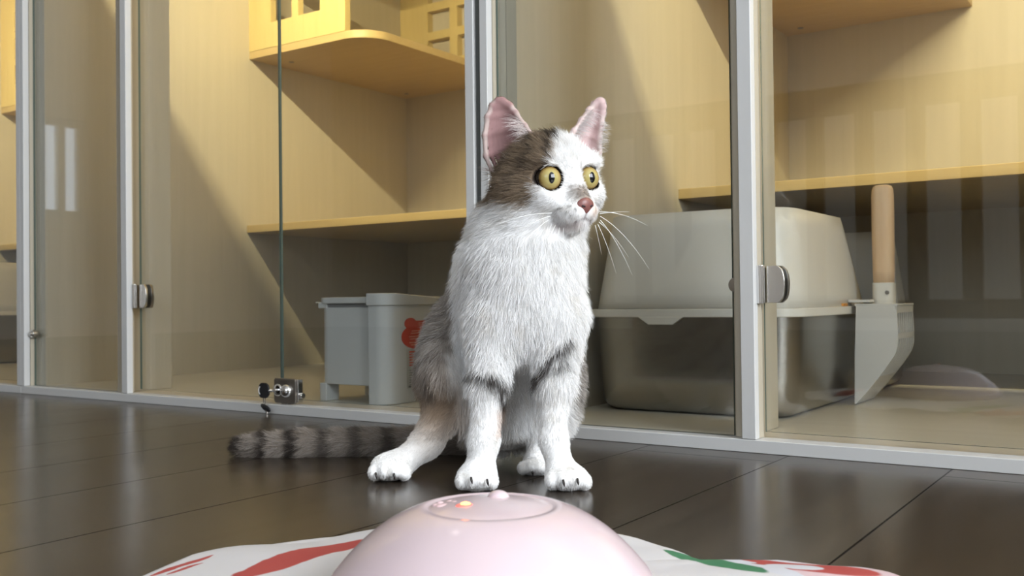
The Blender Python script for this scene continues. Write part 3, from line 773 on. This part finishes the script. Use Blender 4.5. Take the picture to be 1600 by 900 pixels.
    # whisker rows, mouth line, eye rims
    if rnd is not None:
        for k, (ll, uu) in enumerate(((-24, -44), (-31, -46), (-20, -50), (-28, -53), (-35, -53), (-24, -58))):
            c = mixc(c, DARK * 2, .75 * np.exp(-((l - ll) ** 2 + (u - uu) ** 2) / 2.6) * (f > 55) * hd)
    mouth = np.minimum(np.hypot(l, np.clip(np.abs(u + 60) - 4, 0, None)), np.abs(u + 63 + .38 * np.abs(l)) + 100 * (np.abs(l) > 15))
    c = mixc(c, np.array((.16, .09, .09)), .7 * np.exp(-(mouth / 1.7) ** 2) * (f > 66) * hd)
    for e in EYE:
        r = np.linalg.norm(P - e, axis=1) / ER
        c = mixc(c, np.array((.018, .012, .010)), (1 - sst(r, 1.10, 1.24)) * (f > 44) * hd)
    # ears: pink skin in front, dark coat behind, pale rims
    for k in (0, 1):
        em = (ear_dist[k] < .0035) & (u > 22)
        front = sst(-(Nn @ np.array(((-.1, 1, 0), (.2, 1, 0))[k])), .15, .4)
        ce = mixc(np.tile(BROWN * .8, (n, 1)) if k == 0 else np.tile(np.array((.45, .38, .35)), (n, 1)), PINK if k == 0 else np.array((.62, .45, .44)), front)
        if k == 0: ce = mixc(ce, np.array((.26, .14, .14)), .7 * front * np.exp(-((z - (HC[2] + 34 * HU_)) / .011) ** 2))
        rim = np.min([prim_d(prims[i], P) for i in rim_ids], 0)
        ce = mixc(ce, np.array((.74, .66, .60)), .45 * (1 - sst(rim, .0004, .0014)))
        c = np.where(em[:, None], ce, c)
    return np.clip(c, 0, 1)
body_col = coat(V, Nv, ear_d)
me = bpy.data.meshes.new('cat_body')
me.from_pydata(V.tolist(), [], Q.tolist()); me.update()
for p_ in me.polygons: p_.use_smooth = True
at_ = me.color_attributes.new('coat', 'FLOAT_COLOR', 'POINT')
at_.data.foreach_set('color', np.concatenate([body_col, np.ones((len(V), 1))], 1).astype(np.float32).ravel())
def coat_mat(name, rough, spec):
    m = mat(name, rough=rough, spec=spec); n, l, b = nodes(m)
    a = N(m.node_tree, 'ShaderNodeAttribute', _attribute_name='coat'); l.new(a.outputs['Color'], b.inputs['Base Color'])
    return m
me.materials.append(coat_mat('coat_skin', .75, .15))
cat = thing('cat', 'white and brown tabby cat sitting on the dark floor, looking sideways', 'cat', CAT_AT, YAW)
bodyo = bpy.data.objects.new('body', me); COL.objects.link(bodyo); bodyo.parent = cat

# ---- fur ----------------------------------------------------------------------
tri = np.concatenate([Q[:, [0, 1, 2]], Q[:, [0, 2, 3]]])
A_, B_, C_ = V[tri[:, 0]], V[tri[:, 1]], V[tri[:, 2]]
ar = np.linalg.norm(np.cross(B_ - A_, C_ - A_), axis=1) / 2
cen = (A_ + B_ + C_) / 3
fh, lh, uh = head_co(cen)
tn_ = Nv[tri[:, 0]]
view = cen - np.array(cp(800, 450, -.853)); facing = -(tn_ * view).sum(1) / np.linalg.norm(view, axis=1)
dens = np.where(facing > -.35, 1.0, .25) * np.where((fh > 10) & (cen[:, 2] > .23), 2.6, 1.0) * np.where(cen[:, 2] < .045, 1.5, 1.0)
pw_ = ar * dens; NH = 150000
fi = rng.choice(len(tri), NH, p=pw_ / pw_.sum())
r1, r2 = np.sqrt(rng.random(NH)), rng.random(NH)
bc = np.stack([1 - r1, r1 * (1 - r2), r1 * r2], 1)
roots = (V[tri[fi]] * bc[..., None]).sum(1); nrm = (Nv[tri[fi]] * bc[..., None]).sum(1); nrm /= np.linalg.norm(nrm, axis=1, keepdims=True)
ed = np.stack([(ear_d[k][tri[fi]] * bc).sum(1) for k in (0, 1)])
f, l, u = head_co(roots); x, y, z = roots.T
isear = ((ed[0] < .0032) | (ed[1] < .0032)) & (u > 30)
hd = (z > .222) & (y < .14) & ~isear
tail = (y > .168) & (x < .01) & (z < .075)
ppx, ppy = px_of(roots)
# length
ln = np.full(NH, .0105)
hz = sst(np.linalg.norm((roots - hp(70, 0, -30)) / HU_, axis=1), 18, 120)
ln = np.where(hd, .0027 + .0085 * hz, ln)
ln = np.where(isear, .0017, ln)
ln = np.where(tail, .0085, ln)
leg = (z < .085) & (y < .06) & ~tail; ln = np.where(leg, .0030 + .0035 * sst(z, .03, .085), ln)
paw = (z < .036) & ~tail & (y < .12); ln = np.where(paw, .0022, ln)
hindleg = (x < -.06) & (z < .075) & ~tail & ~paw; ln = np.where(hindleg, .0040, ln)
ln = ln * (.6 + .7 * rng.random(NH))
# growing direction
fl = np.tile(np.array((0, .15, -1.0)), (NH, 1))
away = roots - hp(92, 0, -20); away /= np.linalg.norm(away, axis=1, keepdims=True)
fl = np.where(hd[:, None], away + np.array((0, 0, -.1)), fl)
fl = np.where(tail[:, None], np.array((-1, 0, -.1)), fl)
flank = (y > .08) & ~tail & ~hd; fl = np.where(flank[:, None], np.stack([np.sign(x + .01) * .5, np.full(NH, .7), np.full(NH, -.75)], 1), fl)
fl = np.where(isear[:, None], np.array((0, 0, 1.0)), fl)
fl = np.where((hindleg | (paw & (x < -.07)))[:, None], np.array((-.6, -.5, -.6)), fl)
fl = np.where(leg[:, None], np.array((0, .0, -1.0)), fl)
fl = fl - (fl * nrm).sum(1, keepdims=True) * nrm; fl /= np.maximum(np.linalg.norm(fl, axis=1, keepdims=True), 1e-6)
clump = np.stack([vnoise(roots, 330, 5 + k) for k in range(3)], 1)
lift = np.where(hd | paw | leg, .30, np.where(flank, .80, .52))[:, None]
rnd3 = rng.normal(size=(NH, 3))
d0 = nrm * lift * 1.7 + fl * .9 + rnd3 * .16 + clump * .22; d0 /= np.linalg.norm(d0, axis=1, keepdims=True)
d1 = nrm * lift * .5 + fl * 1.1 + rnd3 * .20 + clump * .34 + np.array((0, 0, -.15)); d1 /= np.linalg.norm(d1, axis=1, keepdims=True)
# bare places: eyes, nose leather, mouth, inside of the ears
keep = np.ones(NH, bool)
for e in EYE: keep &= np.linalg.norm(roots - e, axis=1) > ER * 1.22
keep &= np.linalg.norm((roots - hp(96, 0, -45)) / HU_, axis=1) > 17
keep &= ~((np.abs(u + 66) < 2) & (np.abs(l) < 16) & (f > 68))
frontear = np.maximum(-(nrm @ np.array((-.1, 1, 0))), 0) > .3
keep &= ~(isear & frontear & (rng.random(NH) < .93))
S4 = np.array((0, .33, .67, 1.0))
def strands(roots, d0, d1, ln): 
    t = S4[None, :, None]; L_ = ln[:, None, None]
    return roots[:, None, :] + L_ * (d0[:, None, :] * (t - .5 * t * t) + d1[:, None, :] * (.5 * t * t))
rnd1 = rng.uniform(-1, 1, NH)
hcol = coat(roots, nrm, ed, rnd1); hcol *= (1 + .11 * rng.normal(size=(NH, 1)))
pts = strands(roots, d0, d1, ln)[keep]; hcol = hcol[keep]; rad0 = np.where(hd | paw | isear, .000085, .00012)[keep]
# long pale hairs inside the ears, rooted on the inner edge of each ear and fanning outwards
def tuft(n, a, b_, da, db, dirv, lmin, lmax, colr, seed):
    r = np.random.default_rng(seed); t = r.random(n)
    R_ = np.array([cp(a[0] + (b_[0] - a[0]) * q + r.normal() * 2, a[1] + (b_[1] - a[1]) * q + r.normal() * 2, da + (db - da) * q) for q in t])
    D0 = np.array(dirv) + r.normal(size=(n, 3)) * .22; D0 /= np.linalg.norm(D0, axis=1, keepdims=True)
    D1 = D0 + np.array((0, 0, -.5)) + r.normal(size=(n, 3)) * .2; D1 /= np.linalg.norm(D1, axis=1, keepdims=True)
    return strands(R_, D0, D1, r.uniform(lmin, lmax, n)), np.tile(colr, (n, 1)) * r.uniform(.85, 1.1, (n, 1))
tf = [tuft(260, (838, 232), (812, 190), .036, .043, (-.80, -.35, .25), .010, .020, np.array((.72, .64, .62)), 1),
      tuft(160, (800, 262), (840, 236), .034, .034, (-.55, -.3, .65), .010, .020, np.array((.66, .58, .56)), 2),
      tuft(200, (894, 214), (922, 172), .047, .055, (.85, -.15, -.10), .008, .015, np.array((.78, .72, .71)), 3),
      tuft(120, (936, 236), (941, 190), .054, .058, (.9, -.2, .1), .005, .010, np.array((.80, .77, .75)), 4)]
pts = np.concatenate([pts] + [t[0] for t in tf]); hcol = np.concatenate([hcol] + [t[1] for t in tf])
rad0 = np.concatenate([rad0, np.full(sum(len(t[0]) for t in tf), .00009)])
pts[..., 2] = np.maximum(pts[..., 2], .0004)
hc = bpy.data.hair_curves.new('fur'); nC = len(pts); hc.add_curves([4] * nC)
hc.attributes['position'].data.foreach_set('vector', pts.astype(np.float32).ravel())
ra = hc.attributes.get('radius') or hc.attributes.new('radius', 'FLOAT', 'POINT')
ra.data.foreach_set('value', (rad0[:, None] * np.array((1, .95, .75, .25))[None]).astype(np.float32).ravel())
ca = hc.attributes.new('coat', 'FLOAT_COLOR', 'CURVE')
ca.data.foreach_set('color', np.concatenate([np.clip(hcol, 0, 1), np.ones((nC, 1))], 1).astype(np.float32).ravel())
hc.materials.append(coat_mat('fur_strand', .6, .12))
fur = bpy.data.objects.new('fur', hc); COL.objects.link(fur); fur.parent = cat; fur['kind'] = 'stuff'

# ---- eyes, nose, whiskers, claws -----------------------------------------------
def eye_mat():
    m = mat('cat_eye', rough=.05, spec=.5); n, l, b = nodes(m); nt = m.node_tree
    tc = N(nt, 'ShaderNodeTexCoord'); sp = N(nt, 'ShaderNodeSeparateXYZ'); l.new(tc.outputs['Object'], sp.inputs[0])
    def M_(op, a, b_=None):
        q = N(nt, 'ShaderNodeMath', _operation=op)
        for i, s_ in enumerate((a, b_)):
            if s_ is None: continue
            if isinstance(s_, (int, float)): q.inputs[i].default_value = s_
            else: l.new(s_, q.inputs[i])
        return q.outputs[0]
    X, Y = sp.outputs[0], sp.outputs[1]
    r = M_('SQRT', M_('ADD', M_('MULTIPLY', X, X), M_('MULTIPLY', Y, Y)))
    rp = M_('SQRT', M_('ADD', M_('POWER', M_('DIVIDE', M_('ABSOLUTE', X), .235), 2.0), M_('POWER', M_('DIVIDE', M_('ABSOLUTE', Y), .43), 2.0)))
    nz = N(nt, 'ShaderNodeTexNoise', Scale=7.0, Detail=4.0); l.new(tc.outputs['Object'], nz.inputs['Vector'])
    rr = M_('ADD', r, M_('MULTIPLY', M_('SUBTRACT', nz.outputs['Fac'], .5), .10))
    iris = ramp(nt, [(0, (.34, .29, .09)), (.42, (.44, .37, .14)), (.68, (.38, .28, .09)), (.80, (.20, .12, .035)), (.87, (.012, .008, .006))])
    l.new(rr, iris.inputs[0])
    pm = ramp(nt, [(.93, (0, 0, 0)), (1.0, (1, 1, 1))]); dv = M_('DIVIDE', rp, 1.0); l.new(dv, pm.inputs[0])
    mx = N(nt, 'ShaderNodeMix', _data_type='RGBA'); mx.inputs[6].default_value = (.004, .004, .005, 1)
    l.new(pm.outputs[0], mx.inputs[0]); l.new(iris.outputs[0], mx.inputs[7]); l.new(mx.outputs[2], b.inputs['Base Color'])
    return m
em = eye_mat()
for k, s_ in enumerate((-1, 1)):
    bm = bmesh.new(); bmesh.ops.create_uvsphere(bm, u_segments=40, v_segments=24, radius=1)
    o = obj('eye', bm, em, cat, smooth=True)
    g = Vector(GAZE[k]).normalized()
    q = Matrix((Vector((0, 0, 1)).cross(g).normalized(), g.cross(Vector((0, 0, 1)).cross(g).normalized()), g)).transposed()
    o.matrix_local = Matrix.Translation(EYE[k]) @ q.to_4x4() @ Matrix.Diagonal((ER, ER, ER, 1))
nose_m = mat('nose_leather', (.22, .085, .075), .38, spec=.5)
bm = bmesh.new(); bmesh.ops.create_uvsphere(bm, u_segments=28, v_segments=18, radius=1)
for v in bm.verts:
    a, b_, c = v.co      # a forward, b sideways, c up
    wz = 1.0 + .55 * c if c < .1 else 1.0
    v.co = Vector(hp(90 + 8.5 * a + 2.5 * c, 16.5 * b_ * max(wz, .2) * (1 if c < .55 else 1 - .35 * (c - .55)), -46 + 14 * c))
nose = obj('nose', bm, nose_m, cat, smooth=True)
for s_ in (-1, 1):
    bm = bmesh.new(); tube(bm, [hp(97.5, s_ * 4.5, -47), hp(96.0, s_ * 8.5, -45.5), hp(92.5, s_ * 12.5, -43.5)], [.0008, .0013, .0007], 8)
    obj('nostril', bm, mat('nostril_dark', (.03, .012, .012), .6) if s_ < 0 else bpy.data.materials['nostril_dark'], nose, smooth=True)
wh = mat('whisker_white', (.85, .85, .83), .35)
def whisker(a, b_, da, db, sag):
    P0, P1 = cp(*a, da), cp(*b_, db); n = 9; L_ = []
    for i in range(n):
        t = i / (n - 1); p = P0 * (1 - t) + P1 * t; p = p + np.array((0, 0, 1.0)) * sag * U * 4 * t * (1 - t); L_.append(p)
    bm = bmesh.new(); tube(bm, L_, [.00034 * (1 - .75 * i / (n - 1)) for i in range(n)], 5); obj('whisker', bm, wh, cat, smooth=True)
for a, b_, sag in (((862, 333), (772, 353), 5), ((858, 343), (791, 411), 6), ((862, 350), (846, 398), 3), ((868, 352), (853, 388), 2), ((874, 356), (870, 384), 0),
                   ((860, 338), (806, 366), 4), ((866, 354), (843, 404), 4), ((880, 357), (880, 378), 0)):
    whisker(a, b_, .000, -.034, sag)
for a, b_, sag in (((936, 331), (1012, 353), 6), ((938, 338), (1014, 420), 10), ((938, 344), (988, 430), 8), ((934, 350), (963, 428), 5), ((937, 334), (984, 331), 1), ((936, 347), (982, 402), 5), ((930, 352), (940, 398), 2)):
    whisker(a, b_, .012, .03, sag)
claw_m = mat('claw_dark', (.035, .028, .026), .35)
for (cx, cy, d) in ((737, 751, -.0225), (762, 754, -.0215), (881, 755, -.0225), (903, 753, -.0215), (588, 744, .030), (616, 744, .028), (832, 738, .057)):
    bm = bmesh.new(); tube(bm, [cp(cx - 1, cy - 5, d + .002), cp(cx, cy, d - .0008), cp(cx + 1, cy + 5, d + .0008)], [.0010, .0011, .0004], 7)
    obj('claw', bm, claw_m, cat, smooth=True)

# ------------------------------------------------------------------ pink dome toy on its printed play cloth
def toy():
    r = thing('cat_toy', 'pink domed electric cat toy with a red light, on a printed cloth skirt', 'cat toy', (-.310, .432, 0), YAW)
    # local axes: x to the right of the picture, y away from the camera
    m = M['toy'] = mat('pink_gloss_plastic', (.68, .55, .585), .16, spec=.5)
    b = nodes(m)[2]; b.inputs['Subsurface Weight'].default_value = 0
    prof = [(.0, .0), (.072, .0), (.0825, .0035), (.0862, .008), (.0865, .011), (.0852, .0135), (.0835, .0155)]
    for i in range(1, 30):
        t = i / 30; a = t * PI / 2
        prof.append((.0835 * (1 - t),   .0155 + .0365 * (1 - (1 - t) ** 2.8)))
    prof = [p for p in prof if p[1] < .0155 or p[0] > .0375]
    rt_ = prof[-1]
    while prof[-1][0] < .036: prof.pop()
    R0, Z0 = .034, prof[-1][1] + .0005
    prof += [(R0 + .0012, Z0), (R0, Z0 - .0009), (R0 - .0015, Z0 - .0004), (.024, Z0 + .0014), (.012, Z0 + .0026), (.0005, Z0 + .003)]
    bm = bmesh.new(); lathe(bm, [(max(p[0], .0004), p[1] + .006) for p in prof], 96)
    d = obj('dome', bm, m, r, smooth=True)
    zt = Z0 + .006
    def lens(name, x, y, sx, sy, h, mm, par):
        bm = bmesh.new(); sphere(bm, (x, y, zt + .0018 - .0012 * (x * x + y * y) / .0006), 1, 12, (sx, sy, h)); return obj(name, bm, mm, par, smooth=True)
    lens('button', .004, .012, .0062, .0055, .0045, m, d)
    em = mat('red_led', (1, .1, .02), .3); eb = nodes(em)[2]; eb.inputs['Emission Color'].default_value = (1, .22, .06, 1); eb.inputs['Emission Strength'].default_value = 9
    lens('indicator_light', -.0132, -.0085, .0034, .0030, .0026, em, d)
    gm = mat('red_halo_glow', (.9, .25, .22), .3); gb = nodes(gm)[2]; gb.inputs['Emission Color'].default_value = (1, .10, .07, 1); gb.inputs['Emission Strength'].default_value = .8
    lens('led_halo', -.0132, -.0083, .0056, .0050, .0017, gm, d)  # glowing disc added for the halo of light round the LED
    pd = mat('pale_pink_relief', (.84, .62, .66), .2)
    for (x, y, s_) in ((-.0255, -.0015, .0042), (-.0275, .006, .0021), (-.0225, .0065, .0021), (-.0195, .003, .0021), (-.0295, .001, .0021)):
        lens('embossed_paw', x, y, s_, s_, .0011, pd, d)
    # cloth: a wavy-edged disc lying on the floor round the toy, printed with a plain fruit-and-leaf design
    edge = [(-180, .22), (166, .214), (153, .217), (141, .207), (129, .196), (120, .186), (105, .172), (90, .165), (75, .160), (64, .158), (53, .159), (43, .156), (35, .151), (31, .153), (28, .174), (25, .195), (18, .215), (14, .226), (9, .231), (0, .236), (-20, .23), (-60, .215), (-100, .215), (-140, .225)]
    ed = sorted((a, rr) for a, rr in edge); an = np.array([e[0] for e in ed] + [ed[0][0] + 360], float); ar_ = np.array([e[1] for e in ed] + [ed[0][1]])
    na, nr = 360, 26; bm = bmesh.new(); rows = []
    for i in range(na):
        a = -180 + 360 * i / na
        R_ = np.interp(a if a >= an[0] else a + 360, an, ar_); row = []
        for j in range(nr + 1):
            t = j / nr; q = .05 + (R_ - .05) * t
            wv = .0022 * math.sin(math.radians(a) * 7 + 1.1) * t ** 1.5 + .0012 * math.sin(math.radians(a) * 13) * t
            z = .0075 * (1 - t ** 3) + .0030 + wv
            row.append(bm.verts.new((q * math.cos(math.radians(a)), q * math.sin(math.radians(a)), max(z, .0012))))
        rows.append(row)
    for i in range(na):
        A, B = rows[i], rows[(i + 1) % na]
        for j in range(nr): bm.faces.new((A[j], B[j], B[j + 1], A[j + 1]))
    cm = mat('printed_cloth', rough=.7, spec=.2)
    cl = obj('cloth_skirt', bm, cm, r, smooth=True)
    md = cl.modifiers.new('thickness', 'SOLIDIFY'); md.thickness = .0012; md.offset = -1
    me = cl.data; n = len(me.vertices); co = np.zeros(n * 3); me.vertices.foreach_get('co', co); co = co.reshape(-1, 3)
    sub = cl.modifiers.new('fine', 'SUBSURF'); sub.levels = 1; sub.render_levels = 2; sub.subdivision_type = 'SIMPLE'
    cl.modifiers.move(1, 0)
    # print: soft distance shapes in the cloth's own plane
    n_, l, b = nodes(cm); nt = cm.node_tree
    tc = N(nt, 'ShaderNodeTexCoord'); nz = N(nt, 'ShaderNodeTexNoise', Scale=28.0, Detail=3.0); l.new(tc.outputs['Object'], nz.inputs['Vector'])
    wob = N(nt, 'ShaderNodeVectorMath', _operation='MULTIPLY_ADD'); wob.inputs[1].default_value = (.012, .012, 0); l.new(nz.outputs['Color'], wob.inputs[0]); l.new(tc.outputs['Object'], wob.inputs[2])
    cur = [None]
    base = (.64, .63, .65)
    def blob(x, y, sx, sy, rot, col):
        mp = N(nt, 'ShaderNodeMapping', _vector_type='TEXTURE'); mp.inputs['Location'].default_value = (x + .006, y + .006, 0); mp.inputs['Rotation'].default_value = (0, 0, math.radians(rot)); mp.inputs['Scale'].default_value = (sx, sy, 1)
        sx_ = N(nt, 'ShaderNodeVectorMath', _operation='MULTIPLY'); sx_.inputs[1].default_value = (1, 1, 0)
        ln_ = N(nt, 'ShaderNodeVectorMath', _operation='LENGTH'); mr = N(nt, 'ShaderNodeMapRange'); mr.inputs[1].default_value = .97; mr.inputs[2].default_value = 1.03; mr.inputs[3].default_value = 1; mr.inputs[4].default_value = 0
        l.new(wob.outputs[0], mp.inputs[0]); l.new(mp.outputs[0], sx_.inputs[0]); l.new(sx_.outputs[0], ln_.inputs[0]); l.new(ln_.outputs['Value'], mr.inputs[0])
        mx = N(nt, 'ShaderNodeMix', _data_type='RGBA'); mx.inputs[6].default_value = (*base, 1); mx.inputs[7].default_value = (*col, 1)
        if cur[0]: l.new(cur[0], mx.inputs[6])
        l.new(mr.outputs[0], mx.inputs[0]); cur[0] = mx.outputs[2]
    RED, GRN, PNK, WHT = (.42, .075, .07), (.06, .20, .105), (.66, .50, .53), (.62, .63, .69)
    for args in BLOBS: blob(*args[:5], {'r': RED, 'g': GRN, 'p': PNK, 'w': WHT}[args[5]])
    l.new(cur[0], b.inputs['Base Color'])
BLOBS = [(.20, .055, .05, .07, 58, 'p'), (.171, .054, .023, .056, 58, 'r'), (.175, .042, .011, .018, 58, 'w'), (.147, .066, .007, .012, 58, 'w'), (.208, .060, .004, .05, 58, 'w'),
         (.146, .050, .010, .05, 32, 'w'), (.131, .058, .011, .045, 30, 'g'),
         (-.118, .074, .014, .058, -30, 'r'), (-.191, .070, .0035, .025, -30, 'r'), (-.186, .060, .0025, .014, -32, 'r')]
toy()

# ------------------------------------------------------------------ behind the viewer: a railing and ceiling lights that the glass and the toy reflect
rail = thing('wooden_railing', 'brown slatted railing mirrored faintly in the right hand glass', 'railing', (-1.15, -1.85, 0))
dk = grain('dark_wood', (.16, .11, .07), (.12, .08, .05), (40, 40, 4), .6)
bx('top_rail', -1.3, .75, -.02, .02, .88, .99, dk, rail, .004)
bx('bottom_rail', -1.3, .75, -.02, .02, .08, .15, dk, rail, .004)
for i in range(11): bx('baluster', -1.22 + .19 * i, -1.15 + .19 * i, -.015, .015, .15, .88, dk, rail, .004)
lm = mat('lamp_face', (1, 1, 1), .5); nodes(lm)[2].inputs['Emission Color'].default_value = (1, .95, .86, 1); nodes(lm)[2].inputs['Emission Strength'].default_value = 10
for i, (x, y) in enumerate(((-1.77, 1.33), (.24, 1.88), (-4.3, 2.02), (.2, -.6), (-1.3, -1.2))):
    t = thing('ceiling_spot', 'round ceiling spot mirrored as a speck on the pink toy', 'light', (x, y, RZ), group='round ceiling spots')
    bm = bmesh.new(); lathe(bm, [(.0005, -.004), (.036, -.004)], 24); f_ = obj('lamp_face', bm, lm, t)
    bm = bmesh.new(); lathe(bm, [(.037, -.001), (.037, -.006), (.05, -.006), (.052, -.001)], 32); obj('trim_ring', bm, M['alu'], t, bevel=.001)
